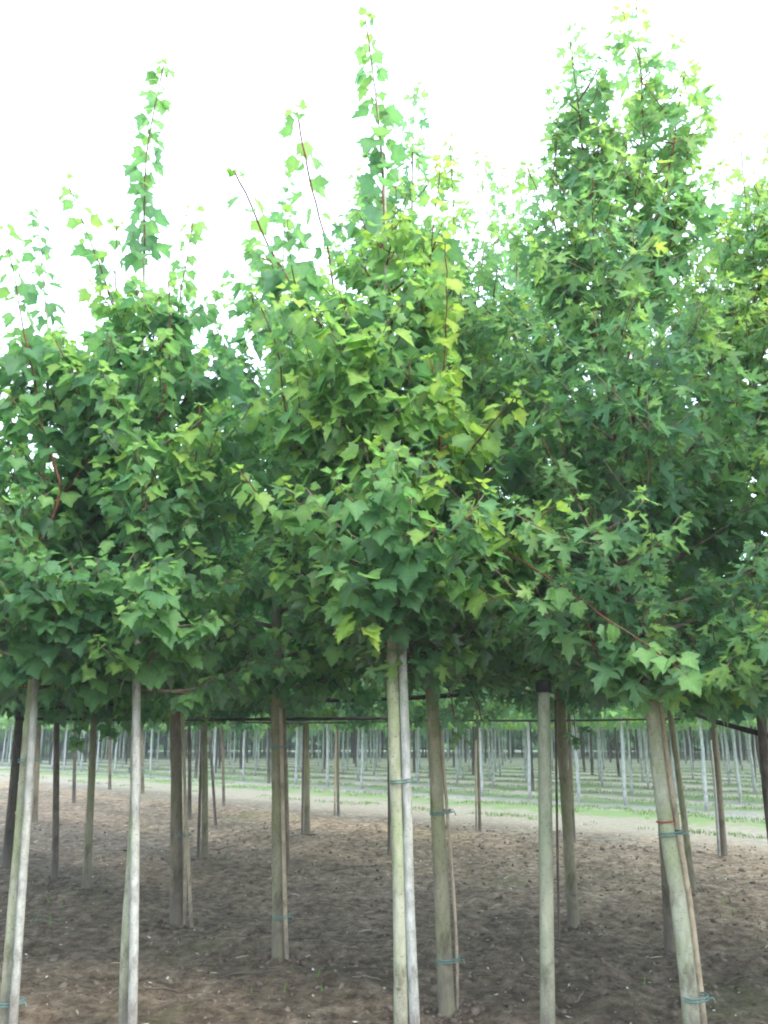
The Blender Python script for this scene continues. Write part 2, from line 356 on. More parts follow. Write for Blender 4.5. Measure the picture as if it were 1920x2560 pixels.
def leaf_template(kind, v):
    q = random.Random(kind * 50 + v); o = outline(kind); c = (0, .28)
    fold = q.uniform(.08, .62); droop = q.uniform(.05, .5); tw = q.uniform(-.18, .18); cur = q.uniform(-.1, .25)
    V = []
    for (x, y) in o + [c]:
        jx, jy = q.uniform(-.03, .03), q.uniform(-.03, .03)
        if (x, y) == c or (x, y) == (0, 0): jx = jy = 0
        x += jx; y += jy
        V.append((x, y, fold * abs(x) - droop * y * y * .6 + tw * x * y - cur * x * x + q.uniform(-.02, .02)))
    n = len(o); T = [(i, (i + 1) % n, n) for i in range(n)]
    V += [(-.012, -.55, -.20), (.012, -.55, -.20), (.010, .02, .004), (-.010, .02, .004)]
    k = n + 1; T += [(k, k + 1, k + 2), (k, k + 2, k + 3)]
    return np.array(V, float), np.array(T)
TEMPL = {(k, v): leaf_template(k, v) for k in (1, 2, 3, 4) for v in range(NV)}
NLK = {k: len(TEMPL[(k, 0)][0]) for k in (1, 2, 3, 4)}
PETIOLE = np.array([(.28, .10, .06)])
def leaf_cols(kind, tone):
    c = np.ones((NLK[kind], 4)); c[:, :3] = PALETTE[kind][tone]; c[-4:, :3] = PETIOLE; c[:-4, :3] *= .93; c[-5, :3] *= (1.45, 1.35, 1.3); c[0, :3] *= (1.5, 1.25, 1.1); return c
LEAF_MESH = {}
def leaf_mesh(kind, v, tone):
    key = (kind, v, tone)
    if key not in LEAF_MESH:
        V, T = TEMPL[(kind, v)]; LEAF_MESH[key] = np_mesh('leaf', V, T, M_LEAF, leaf_cols(kind, tone))
    return LEAF_MESH[key]

class Leaves:
    def __init__(s, kind): s.kind = kind; s.M = []; s.P = []; s.S = []; s.v = []; s.t = []
    def put(s, node, az, droop, roll, size, tone):
        ca, sa, cd, sd = math.cos(az), math.sin(az), math.cos(droop), math.sin(droop)
        d = Vector((ca * cd, sa * cd, -sd)); n = Vector((ca * sd, sa * sd, cd)); x = d.cross(n)
        cr, sr = math.cos(roll), math.sin(roll); n2 = n * cr + x * sr; x2 = d.cross(n2)
        p = Vector(node) - (d * -.55 + n2 * -.20) * size
        s.M.append(((x2.x, d.x, n2.x), (x2.y, d.y, n2.y), (x2.z, d.z, n2.z))); s.P.append(tuple(p)); s.S.append(size)
        s.v.append(rng.randrange(NV)); s.t.append(max(0, min(7, int(round(tone)))))
    def freeze(s):
        s.M = np.array(s.M); s.P = np.array(s.P); s.S = np.array(s.S); s.v = np.array(s.v); s.t = np.array(s.t)
    def mesh(s, name, idx, origin):
        VV, TT, CC = [], [], []; off = 0; NL = NLK[s.kind]
        for v in range(NV):
            k = idx[s.v[idx] == v]
            if not len(k): continue
            V, T = TEMPL[(s.kind, v)]
            W = np.einsum('mij,nj->mni', s.M[k] * s.S[k][:, None, None], V) + s.P[k][:, None] - np.array(origin)
            pal = np.array([leaf_cols(s.kind, t) for t in range(8)])
            VV.append(W.reshape(-1, 3)); CC.append(pal[s.t[k]].reshape(-1, 4))
            TT.append((T[None] + (np.arange(len(k)) * NL)[:, None, None]).reshape(-1, 3) + off); off += len(k) * NL
        return np_mesh(name, np.concatenate(VV), np.concatenate(TT), M_LEAF, np.concatenate(CC))

def shoot(p0, az, e0, e1, L, step=.09):
    pts = [Vector(p0)]; n = max(3, int(L / step)); st = L / n; wz = rng.uniform(-.5, .5)
    for i in range(n):
        t = i / n; e = e0 + (e1 - e0) * t + rng.uniform(-.06, .06); a = az + wz * t + rng.uniform(-.08, .08)
        pts.append(pts[-1] + Vector((math.cos(a) * math.cos(e), math.sin(a) * math.cos(e), math.sin(e))) * st)
    return pts
def dress(lv, pts, axis_xy, size, tone, spacing=.075, skip=0.0, droop=(.15, 1.15), out=.5):
    """opposite leaf pairs along a shoot"""
    acc = 0; flip = rng.random() * 3; total = sum((pts[i + 1] - pts[i]).length for i in range(len(pts) - 1)); run = 0
    for i in range(len(pts) - 1):
        seg = pts[i + 1] - pts[i]; L = seg.length
        while acc < L:
            f = (run + acc) / total
            if f >= skip:
                node = pts[i] + seg * (acc / L); a = seg.normalized(); u = a.orthogonal().normalized()
                u.rotate(Matrix.Rotation(flip, 3, a)); flip += math.pi / 2 + rng.uniform(-.3, .3)
                o = Vector((node.x - axis_xy[0], node.y - axis_xy[1], 0))
                if o.length > .03: o = o.normalized() * out
                for sg in (1, -1):
                    if rng.random() < .08: continue
                    h = u * sg + o; az = math.atan2(h.y, h.x) + rng.uniform(-.5, .5)
                    sz = size * (1.12 - .50 * f) * rng.uniform(.60, 1.25)
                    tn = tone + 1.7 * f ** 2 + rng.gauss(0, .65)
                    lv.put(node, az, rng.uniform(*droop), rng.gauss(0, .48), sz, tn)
            acc += spacing * rng.uniform(.8, 1.2)
        acc -= L; run += L
    for k in range(3):
        lv.put(pts[-1], rng.uniform(0, 6.28), rng.uniform(-.5, .5), rng.gauss(0, .4), size * .42, tone + 2)

TREES = []
def tree(name, label, cat, path, r0, kind=1, crown=(2.05, None), rad=1.0, nprim=28, leaf=.11, tone=2, leaders=(), bark_m=None,
         group=None, sub=6, spacing=.058, bare_top=1.0, seed=1, lead_tone=None, low=1.25):
    rng.seed(seed)
    path = [Vector(p) for p in path]
    # carry the trunk down to the soil
    a, b = path[0], path[1]
    if a.z > .0: path.insert(0, a + (a - b) * ((a.z + .08) / max(b.z - a.z, .1)))
    base = Vector((path[0].x, path[0].y, 0)); base.z = relief(base.x, base.y)
    pts = resample(path, .16); top = pts[-1]; H = top.z
    root = link(name, None, None, base); root.empty_display_size = .2
    tag(root, label, cat, group)
    n = len(pts); rr = []
    for i, p in enumerate(pts):
        t = max(0, p.z) / H; r = r0 * (1 - .18 * min(1, t / .35)) * (1 if t < .35 else max(.07, 1 - (t - .35) / .62)) if t >= .35 else r0 * (1 - .18 * t / .35)
        if p.z < .18: r *= 1 + 1.2 * (.18 - max(p.z, 0)) ** 1.2
        if p.z > 1: p += Vector((rng.uniform(-1, 1), rng.uniform(-1, 1), 0)) * .004
        rr.append(max(r, .005))
    T = Tubes(); T.add(pts, rr, 14 if r0 > .03 else 8, .12)
    for _ in range(5):                                     # pruning scars
        i = rng.randrange(2, max(3, int(n * .33))); a = rng.uniform(3.4, 6.0); d = Vector((math.cos(a), math.sin(a), 0))
        c = pts[i]; T.add([c + d * rr[i] * .75, c + d * (rr[i] + .003)], [r0 * .42, r0 * .22], 7)
    link('trunk', T.mesh('trunk', bark_m or M_BARK_BROWN, base), root)
    lv = Leaves(kind); z0 = crown[0]; zt = crown[1] or H
    def point_at(z):
        for i in range(n - 1):
            if pts[i].z <= z <= pts[i + 1].z: return pts[i].lerp(pts[i + 1], (z - pts[i].z) / max(1e-6, pts[i + 1].z - pts[i].z)), rr[i]
        return pts[-1], rr[-1]
    for k in range(nprim):
        t = (k + rng.random() * .6) / nprim; t = t ** low
        z = z0 + (zt - z0) * (t * .86); p, rp = point_at(z)
        az = k * 2.4 + rng.uniform(-.5, .5)
        L = rad * (1.15 * (1 - t) ** .75 + .12) * rng.uniform(.75, 1.15) * (.72 + .28 * min(1, t / .15))
        e0 = R(rng.uniform(12, 38)) + t * .35 - max(0, .22 - t) * 2.2; e1 = R(rng.uniform(42, 74))
        s = shoot(p, az, e0, e1, L)
        B = Tubes(); m = len(s); rb = min(rp * .5, .014 * L + .003)
        B.add(s, [max(.0030, rb * (1 - .85 * i / (m - 1))) for i in range(m)], 6)
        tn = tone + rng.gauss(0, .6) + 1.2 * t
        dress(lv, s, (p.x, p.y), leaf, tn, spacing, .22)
        ns = max(1, int(sub * L / .9 + .5))
        for j in range(ns):
            i = int(m * (.18 + .65 * (j + rng.random()) / ns)); i = min(i, m - 2)
            sg = 1 if j % 2 else -1
            s2 = shoot(s[i], az + sg * rng.uniform(.5, 1.2), e0 + rng.uniform(-.35, .3), R(rng.uniform(20, 65)), L * rng.uniform(.28, .52))
            B.add(s2, [max(.0024, .005 * (1 - .7 * q / (len(s2) - 1))) for q in range(len(s2))], 5)
            dress(lv, s2, (p.x, p.y), leaf, tn + rng.gauss(0, .4), spacing, .1)
        link('branch', B.mesh('branch', M_BRANCH if L > .8 else M_TWIG, base), root)
    # leader
    top_pts = [p for p in pts if p.z > zt - bare_top]
    if len(top_pts) > 2: dress(lv, top_pts, (base.x + 9, base.y), leaf * .95, tone + .5, spacing * 1.05, out=0)
    for li, ld in enumerate(leaders):
        lp, opt = (ld if isinstance(ld, tuple) else (ld, {})); q = resample(lp, .07); m = len(q)
        for i in range(1, m): q[i] += Vector((rng.uniform(-1, 1), rng.uniform(-1, 1), rng.uniform(-1, 1))) * .004
        B = Tubes(); r1 = opt.get('r', .011); B.add(q, [max(opt.get('rmin', .0038), r1 * (1 - .82 * i / (m - 1))) for i in range(m)], 7)
        tn = opt.get('tone', tone + 1); lf = opt.get('leaf', leaf)
        if opt.get('leaves', True): dress(lv, q, (base.x, base.y), lf, tn, opt.get('spacing', spacing * 1.05), opt.get('skip', .25), out=.25)
        for j in range(opt.get('sub', 3)):
            lo, hi = opt.get('subr', (.15, .62)); i = int(m * rng.uniform(lo, hi)); s2 = shoot(q[i], rng.uniform(0, 6.28), R(25), R(65), rng.uniform(.22, .5) * (1 - .5 * max(0, i / m - .5)))
            B.add(s2, [max(.0024, .005 * (1 - .7 * w / (len(s2) - 1))) for w in range(len(s2))], 5)
            dress(lv, s2, (q[i].x, q[i].y), lf, tn, spacing)
        link('branch', B.mesh('branch', M_TWIG, base), root)
    rec = dict(root=root, base=base, lv=lv, pts=pts)
    TREES.append(rec); return rec

def pxs(lst, Y0, Y1=None):
    n = len(lst); Y1 = Y0 if Y1 is None else Y1
    return [at(x, y, Y0 + (Y1 - Y0) * i / max(1, n - 1)) for i, (x, y) in enumerate(lst)]
def pxr(w, Y): return w * Y / F / 2 * 1.04

# --- near row
tA = tree('maple_tree', 'young maple at the far left edge, pale mossy trunk strapped to a bleached stake', 'tree',
     pxs([(14, 2528), (46, 2123), (64, 1891), (82, 1720), (100, 1300), (118, 1000), (118, 800), (100, 640), (92, 540)], 5.3), pxr(26, 5.3), 1, (1.86, 4.5), .98, 34,
     bark_m=M_BARK_PALE, tone=1.8, seed=3, group='maples of the front row',
     leaders=[pxs([(100, 1350), (150, 1230), (110, 1080), (85, 950), (55, 800), (15, 580)], 5.0, 4.7), pxs([(100, 1300), (200, 1180), (250, 1050), (215, 930)], 5.1, 4.9)])
tB = tree('maple_tree', 'tall maple left of centre, knobbly trunk mostly hidden behind a whitish stake', 'tree',
     pxs([(311, 2560), (313, 2412), (318, 2296), (332, 2094), (341, 1735), (345, 1300), (350, 1000), (360, 700), (362, 450), (375, 330), (408, 165)], 5.25), pxr(24, 5.25), 1, (1.86, 4.85), 1.0, 38,
     bark_m=M_BARK_PALE, tone=2, seed=5, bare_top=.2, group='maples of the front row',
     leaders=[(pxs([(362, 640), (362, 450), (375, 330), (408, 165)], 5.24), dict(skip=0, sub=0, r=.006, spacing=.17, leaf=.12)), pxs([(350, 1100), (455, 960), (440, 820), (460, 690), (488, 520)], 5.2, 5.0), (pxs([(350, 1080), (290, 800), (248, 660), (165, 450)], 5.2, 5.1), dict(sub=1)),
              pxs([(350, 1250), (240, 1130), (200, 1000), (140, 850)], 5.2, 4.7), pxs([(350, 1450), (430, 1330), (480, 1200), (500, 1020)], 5.2, 4.7), (pxs([(350, 1150), (410, 980), (425, 830), (420, 700)], 5.1, 4.7), dict(spacing=.12, sub=1)), (pxs([(350, 1000), (300, 850), (288, 700), (292, 560)], 5.2, 5.1), dict(spacing=.13, sub=0))])
tC = tree('maple_tree', 'tallest maple in the middle, pale trunk tied with teal string, yellow-green shoots', 'tree',
     pxs([(1003, 2560), (1001, 2239), (992, 1952), (983, 1718), (986, 1400), (980, 1150), (968, 800), (960, 500), (950, 330), (915, 50)], 4.9), pxr(36, 4.9), 1, (2.06, 5.2), .98, 40,
     bark_m=M_BARK_PALE, tone=2.8, seed=8, bare_top=.2, leaf=.115, group='maples of the front row',
     leaders=[(pxs([(960, 560), (955, 420), (945, 300), (932, 180), (915, 50)], 4.88), dict(skip=0, sub=0, r=.006, leaf=.14, spacing=.20, tone=2.6)),
              (pxs([(970, 1150), (890, 960), (850, 860), (822, 640), (775, 450), (742, 280)], 4.85, 4.4), dict(spacing=.125, leaf=.135, tone=2.8, rmin=.0058, sub=2)),
              (pxs([(975, 1130), (900, 960), (800, 810), (690, 650), (640, 540), (585, 425)], 4.85, 4.35), dict(spacing=.125, leaf=.135, tone=2.8, rmin=.0058, sub=2)),
              (pxs([(985, 1350), (1085, 1290), (1095, 1150), (1110, 900), (1117, 720), (1112, 610)], 4.85, 4.35), dict(tone=6.0, spacing=.062, leaf=.125)),
              (pxs([(985, 1300), (1130, 1180), (1230, 1060), (1285, 1000)], 4.85, 4.2), dict(tone=5.4, sub=4)),
              (pxs([(985, 1480), (1180, 1400), (1300, 1330), (1380, 1270)], 4.8, 4.2), dict(tone=4.6, sub=5)),
              (pxs([(985, 1500), (920, 1480), (890, 1500), (905, 1590)], 4.8, 4.35), dict(tone=4.2, sub=0, spacing=.05, leaf=.15, skip=.3)), (pxs([(985, 1480), (1060, 1430), (1150, 1440), (1240, 1500)], 4.8, 4.35), dict(tone=4.2, sub=3, spacing=.06, leaf=.15)),
              (pxs([(985, 1250), (800, 1180), (720, 1050), (695, 880), (640, 740)], 4.85, 4.4), dict(spacing=.09, sub=4)),
              (pxs([(985, 1420), (800, 1330), (680, 1270), (600, 1180)], 4.85, 4.3), dict(sub=5)),
              (pxs([(980, 1100), (1050, 980), (1062, 800), (1080, 600), (1100, 430)], 4.9, 4.7), dict(tone=4.5)),
              (pxs([(985, 1420), (1180, 1350), (1390, 1458), (1480, 1520), (1580, 1588), (1700, 1672)], 4.8, 3.6), dict(leaves=False, sub=0, r=.009))])
lv = tC['lv']; rng.seed(77)
for (px, py, n_, dr, sz, tn) in [(1600, 1600, 2, .9, .08, 4), (1680, 1640, 3, .7, .085, 4), (1620, 1610, 1, 1.2, .08, 4), (1385, 1456, 2, 1.2, .10, 4), (1440, 1490, 1, 1.5, .07, 4), (1520, 1545, 3, 1.45, .075, 4), (1700, 1672, 2, .9, .085, 4)]:
    for _ in range(n_): lv.put(at(px, py, 4.56 - .96 * (px - 1180) / 520), rng.uniform(3.4, 6.0), dr + rng.uniform(-.15, .15), rng.gauss(0, .6), sz, tn)
tY = tree('silver_maple_tree', 'large cut-leaved maple on the right with two tall tops, trunk bearing a red band', 'tree',
     pxs([(1730, 2560), (1722, 2470), (1694, 2239), (1656, 2007), (1632, 1776), (1600, 1500), (1562, 1200), (1532, 950), (1510, 750), (1475, 450), (1442, 75)], 4.8), pxr(38, 4.8), 2, (1.85, 5.9), 1.12, 48,
     bark_m=M_BARK_PALE, tone=2.2, seed=12, leaf=.112, spacing=.062, sub=6, low=1.4, group='cut-leaved maples of the front row',
     leaders=[(pxs([(1545, 1050), (1585, 800), (1615, 500), (1605, 250), (1592, 15)], 4.8), dict(sub=20, tone=4.0, spacing=.062, subr=(.25, .88))),
              (pxs([(1560, 850), (1640, 700), (1700, 520), (1720, 380)], 4.7), dict(sub=8, tone=3.6)), (pxs([(1540, 950), (1420, 700), (1380, 500), (1395, 330)], 4.75), dict(sub=8, tone=3.4)), (pxs([(1600, 700), (1668, 450), (1712, 170)], 4.7), dict(sub=12, tone=4.0, spacing=.065, subr=(.25, .85))), (pxs([(1475, 600), (1455, 350), (1425, 90)], 4.75), dict(sub=13, tone=3.4, spacing=.065, subr=(.2, .85))),
              (pxs([(1612, 1600), (1700, 1640), (1800, 1660), (1890, 1720)], 4.7, 4.1), dict(sub=6)), (pxs([(1620, 1700), (1560, 1700), (1500, 1650), (1470, 1560)], 4.7, 4.3), dict(sub=6)),
              (pxs([(1600, 1500), (1480, 1300), (1420, 1180), (1400, 1050)], 4.7, 4.3), dict(tone=3.2, sub=4)), (pxs([(1560, 900), (1440, 760), (1360, 560), (1320, 420)], 4.8, 5.0), dict(tone=3.2, sub=6)),
              (pxs([(1590, 1400), (1720, 1280), (1800, 1150), (1850, 980)], 4.7, 4.4), dict(tone=3.4, sub=5))])
tR = tree('silver_maple_tree', 'cut-leaved maple whose crown spills in from the right-hand edge', 'tree',
     pxs([(2040, 2560), (2000, 1800), (1940, 1200), (1890, 800), (1850, 350)], 5.4), .04, 2, (2.1, None), 1.2, 46, bark_m=M_BARK_BROWN, tone=3.2, seed=15, leaf=.112, spacing=.060,
     leaders=[(pxs([(1900, 900), (1930, 600), (1925, 350)], 5.3), dict(sub=8, tone=4.6)), (pxs([(1900, 1000), (1820, 750), (1790, 560), (1800, 420)], 5.3), dict(sub=9, tone=4)), (pxs([(1900, 1100), (1770, 900), (1730, 720), (1725, 580)], 5.3), dict(sub=9, tone=3.4))], group='cut-leaved maples of the front row')

# --- second row and beyond: (base px, base py), direction at the top of the bare stem, stem width px, height m, kind
def mid(name, label, b, topx, w, H, kind, bm, seed, rad=1.0, tone=1.6, nprim=26, leaf=.118, sub=5, cb=1.86, group=None, spacing=.068, leaders=()):
    g = gnd(*b); Y = g.y
    s = at(topx, 1800, Y); k = (s - g) / max(.3, s.z)
    g0 = Vector((g.x, g.y, 0)); p = [g0 + Vector((0, 0, -.08)), g0 + k * 1.0, g0 + k * 2.0]
    lean = Vector((k.x * .3, k.y * .3, 1))
    for z in (3.3, 4.6, H): p.append(p[-1] + (lean + Vector((rng.uniform(-.04, .04), rng.uniform(-.04, .04), 0))) * (z - p[-1].z))
    cb += rng.uniform(-.05, .13)
    if Y > 9: kind += 2; leaf *= 1.12; spacing *= 1.05
    return tree(name, label, 'tree', p, pxr(w, Y), kind, (cb, None), rad * 1.08, nprim + 12, bark_m=bm, tone=tone, seed=seed, leaf=leaf, sub=sub + 1, spacing=spacing, group=group, low=1.8, leaders=leaders)
G1 = 'maples of the second row'; G2 = 'maples deeper in the plantation'
SM, RM = 'silver_maple_tree', 'maple_tree'
mid(SM, 'olive-barked maple just right of the twin middle stems, thin strap of stake on its right', (1119, 2534), 1083, 35, 6.5, 2, M_BARK_OLIVE, 21, 1.2, 2.6, 30, .118, 6, group=G1,
    leaders=[(pxs([(1075, 1250), (1110, 900), (1135, 620), (1125, 350)], 5.7, 5.6), dict(sub=7, tone=3.8, r=.012)), (pxs([(1083, 1620), (1120, 1720), (1150, 1850)], 5.6, 5.45), dict(sub=1, r=.006, skip=.4, spacing=.05, tone=1.8)), (pxs([(1083, 1650), (1180, 1730), (1205, 1800)], 5.6, 5.6), dict(sub=1, r=.006, skip=.35, spacing=.06, tone=1.6)), (pxs([(1080, 1200), (1170, 850), (1210, 600), (1205, 385)], 5.7, 5.9), dict(sub=7, tone=3.2, r=.012)),
             (pxs([(1080, 1300), (1230, 950), (1290, 700), (1280, 470)], 5.7, 6.2), dict(sub=11, tone=2.8, r=.012)), (pxs([(1080, 1250), (1180, 950), (1240, 700), (1245, 430)], 5.7, 6.0), dict(sub=11, tone=3, r=.012)), (pxs([(1080, 1350), (1280, 1000), (1350, 780), (1370, 600)], 5.7, 6.2), dict(sub=10, tone=2.4, r=.012))])
mid(RM, 'maple with a straight mossy brown trunk midway between the whitish stake and the middle stems', (697, 2401), 692, 30, 6.6, 1, M_BARK_OLIVE, 22, 1.15, 1.8, 28, group=G1)
mid(RM, 'maple with dark mossy trunk and two thin stakes leaning at its right foot', (443, 2314), 440, 29, 6.3, 1, M_BARK_BROWN, 23, 1.1, 1.8, 28, group=G1, leaders=[(pxs([(440, 1640), (490, 1720), (515, 1810)], 8, 7.6), dict(sub=1, r=.006, skip=.35, spacing=.06, tone=1.6))])
mid(RM, 'slim maple with a bent greenish trunk between left stake and whitish stake', (215, 2236), 236, 18, 5.8, 1, M_BARK_OLIVE, 24, 1.05, 1.8, 28, group=G1, leaders=[(pxs([(236, 1700), (210, 1800), (190, 1870)], 9.4, 9.1), dict(sub=1, r=.006, skip=.35, spacing=.06, tone=1.6)), (pxs([(236, 1700), (265, 1780), (280, 1850)], 9.4, 9.2), dict(sub=1, r=.006, skip=.35, spacing=.06, tone=1.6))])
mid(RM, 'maple with a dark trunk half hidden behind the leftmost mossy trunk', (17, 2170), 49, 22, 5.7, 1, M_BARK_DARK, 25, 1.1, 1.6, 26, group=G1)
mid(SM, 'maple with a yellow-green leaning trunk just right of the capped post', (1435, 2325), 1402, 26, 7.2, 2, M_BARK_OLIVE, 26, 1.25, 1.8, 30, .118, 6, group=G1,
    leaders=[(pxs([(1390, 1100), (1350, 800), (1330, 600), (1320, 420)], 8, 7.6), dict(sub=7, tone=2.6, r=.014)), (pxs([(1400, 1650), (1430, 1760), (1440, 1860)], 7.9, 7.7), dict(sub=1, r=.006, skip=.35, spacing=.06, tone=1.6))])
mid(SM, 'maple with a dull grey trunk directly behind the trunk with the red band', (1678, 2378), 1645, 28, 6.8, 2, M_BARK_BROWN, 27, 1.05, 1.8, 28, .118, 6, group=G1)
mid(SM, 'maple with an olive leaning trunk just right of the banded trunk and its stake', (1733, 2224), 1679, 15, 6.8, 2, M_BARK_OLIVE, 28, 1.05, 2.0, 26, .118, group=G2)
mid(RM, 'thin brown maple close behind the mossy trunk with one stake', (720, 2187), 711, 12, 7.0, 1, M_BARK_BROWN, 29, 1.0, 1.6, 24, group=G2)
mid(RM, 'maple with dark mossy trunk standing among several thin stakes left of centre', (512, 2152), 512, 16, 6.6, 1, M_BARK_OLIVE, 30, 1.1, 1.4, 24, group=G2)
mid(RM, 'dark straight maple trunk with a thin stake on its left, at the soil edge', (767, 2091), 767, 15, 5.8, 1, M_BARK_OLIVE, 31, 1.1, 2.4, 24, group=G2)
mid(RM, 'narrow dark trunk under the left crowns, standing behind the two-stake maple', (474, 2045), 474, 9, 5.8, 1, M_BARK_DARK, 32, 1.1, 1.6, 22, group=G2)
mid(RM, 'dark maple trunk right behind the leftmost stake and trunk', (87, 2059), 97, 13, 5.8, 1, M_BARK_BROWN, 33, 1.1, 1.6, 22, group=G2)
mid(SM, 'spotty thin trunk near the capped post, close behind the yellow-green trunk', (1435, 2105), 1422, 9, 7.4, 2, M_BARK_BROWN, 34, 1.1, 2.2, 22, group=G2)
mid(SM, 'slim brown maple with a pale thin stake near the right edge, by the sandy track', (1811, 2140), 1785, 14, 7.0, 2, M_BARK_BROWN, 35, 1.1, 2.4, 24, group=G2)
mid(RM, 'thin tan trunk by the sandy track left of centre', (560, 2010), 555, 7, 5.8, 1, M_BARK_BROWN, 36, 1.1, 2, 20, group=G2)
mid(RM, 'thin brown trunk behind the bent greenish trunk', (185, 2007), 188, 8, 5.8, 1, M_BARK_DARK, 37, 1.1, 1.6, 20, group=G2)
mid(SM, 'thin dark stem close to the left side of the twin middle stems', (973, 2135), 972, 7, 7.2, 2, M_BARK_DARK, 38, 1.1, 2.0, 22, group=G2)
mid(RM, 'pair-like thin speckled trunk at the soil edge left of the middle stems', (846, 2042), 843, 7, 5.8, 1, M_BARK_BROWN, 39, 1.1, 2.6, 20, group=G2)
mid(SM, 'thin speckled trunk at the soil edge between olive trunk and capped post', (1200, 2077), 1193, 7, 5.8, 2, M_BARK_BROWN, 40, 1.1, 2.6, 20, group=G2)
mid(RM, 'thin brown trunk on the soil edge left of the whitish stake', (275, 1975), 274, 7, 5.8, 1, M_BARK_BROWN, 41, 1.1, 1.6, 18, group=G2)
mid(RM, 'thin trunk showing just right of the whitish stake', (357, 1984), 354, 8, 5.8, 1, M_BARK_BROWN, 42, 1.1, 1.8, 18, group=G2)

# ---- split leaves: those that show largest become single leaf parts, the rest one foliage part
for t in TREES: t['lv'].freeze()
allP, allid, allk, alls = [], [], [], []
for ti, t in enumerate(TREES):
    lv = t['lv']; c = lv.P + lv.M[:, :, 1] * (lv.S[:, None] * .4)
    allP.append(c); allid.append(np.full(len(c), ti)); allk.append(np.arange(len(c))); alls.append(lv.S)
allP = np.concatenate(allP); allid = np.concatenate(allid); allk = np.concatenate(allk); alls = np.concatenate(alls)
X, Yp, D = project(allP); spx = alls * F / D
inn = (X > -10) & (X < 1930) & (Yp > -10) & (Yp < 2570) & (spx > 12)
idx = np.where(inn)[0]; idx = idx[np.argsort(D[idx])]
seen, vis = {}, np.zeros(len(X), bool); CELL = 20
for i in idx:
    key = (int(X[i] // CELL), int(Yp[i] // CELL))
    if key not in seen: seen[key] = 1; vis[i] = True
nleaf = 0
for ti, t in enumerate(TREES):
    lv = t['lv']; m = np.where(vis & (allid == ti))[0]; m = m[np.argsort(-spx[m])][:300]
    k = allk[m]; base = np.array(t['base']); root = t['root']; nleaf += len(k)
    for q in k:
        o = bpy.data.objects.new('leaf', leaf_mesh(lv.kind, int(lv.v[q]), int(lv.t[q]))); COL.objects.link(o); o.parent = root
        Mx = Matrix(lv.M[q].tolist()).to_4x4() @ Matrix.Scale(float(lv.S[q]), 4); Mx.translation = Vector(lv.P[q] - base); o.matrix_basis = Mx
    rest = np.setdiff1d(np.arange(len(lv.P)), k)
    o = link('foliage', lv.mesh('foliage', rest, base), root); o['kind'] = 'stuff'
print('TRI', sum(len(m.polygons) for m in bpy.data.meshes)); print('trees', len(TREES), 'leaves', len(X), 'single leaves', nleaf)

# ---------------------------------------------------------------- stakes, posts, ties, rails
def ring(T, c, rx, ry, th, tilt=0, turns=2):
    for k in range(turns):
        pts = [Vector((c.x + rx * math.cos(a), c.y + ry * math.sin(a), c.z + (k - .5) * th * 1.8 + tilt * math.cos(a))) for a in np.linspace(0, 2 * math.pi, 20)]
        T.add(pts, th * .55, 5, cap=False)
def stake(label, px_pts, Y, w, mat, ties=(), name='support_stake', nodes=False, w1=None, group='stakes tied to the trees', front=0.0, sq=False, cat='stake'):
    p = pxs(px_pts, Y - front); r = pxr(w, Y)
    a, b = p[0], p[1]
    if a.z > .02: p.insert(0, a + (a - b) * ((a.z + .06) / max(b.z - a.z, .1)))
    base = Vector((p[0].x, p[0].y, relief(p[0].x, p[0].y))); q = resample(p, .12); m = len(q)
    root = link(name, None, None, base); tag(root, label, cat, group)
    rr = []
    for i in range(m):
        k = r * (1 - .12 * i / m)
        if nodes and i % 3 == 0: k *= 1.07
        rr.append(k)
    T = Tubes().add(q, rr, 12 if r > .012 else 8, .05); link('pole', T.mesh('pole', mat, base), root)
    for (tx, ty, half, off) in ties:
        c = at(tx, ty, Y + off); B = Tubes(); ring(B, c, half * Y / F, half * Y / F * .95, .0075, .006)
        e = c + Vector((half * Y / F, -.012, 0)); B.add([e, e + Vector((.02, -.01, .004)), e + Vector((.028, -.012, -.018))], .004, 5)
        link('tie', B.mesh('tie', M_TIE, base), root)
    return root
stake('bleached stake strapped to the leftmost mossy trunk', [(35, 2528), (66, 2065), (80, 1850), (92, 1640)], 5.25, 19, M_STAKE, [(72, 1900, 24, .03), (30, 2505, 26, .03)], front=.05)
stake('whitish upright stake standing in front of a knobbly grey trunk left of centre', [(331, 2560), (334, 2412), (338, 2094), (341, 1735), (342, 1560)], 5.15, 21, M_STAKE, [(338, 1923, 16, .04)])
stake('pale smooth stake on the right of the twin middle stems', [(1037, 2560), (1024, 2239), (1017, 1952), (1009, 1718), (1003, 1540), (1000, 1440)], 4.87, 23, M_STAKE, [(1004, 1952, 27, .02)])
stake('thin tan stake upright against the right of the dark mossy two-stake trunk', [(460, 2314), (464, 2100), (458, 1822), (455, 1760)], 8.05, 8, M_STAKE_TAN, [(455, 2088, 20, .03)])
stake('thin tan stake leaning outward at the foot of the two-stake trunk', [(478, 2305), (468, 2088), (458, 1880)], 8.0, 8, M_STAKE_TAN)
stake('tan stake strapped to the mossy trunk between whitish stake and middle stems', [(717, 2401), (711, 2200), (703, 1822), (701, 1770)], 6.85, 10, M_STAKE_TAN, [(703, 2291, 20, .03), (698, 1868, 19, .03)])
stake('thin dark-edged stake along the right of the olive trunk', [(1143, 2534), (1141, 2354), (1128, 2150), (1106, 1880), (1100, 1800)], 5.68, 8, M_STAKE_TAN, [(1120, 2398, 27, -.01), (1101, 2030, 25, -.01)])
stake('jointed tan cane leaning beside the red-banded trunk', [(1759, 2560), (1731, 2314), (1708, 2158), (1679, 1984), (1649, 1758), (1640, 1690)], 4.85, 16, M_STAKE_TAN, [(1676, 2083, 27, -.06), (1738, 2493, 28, -.06)], nodes=True)
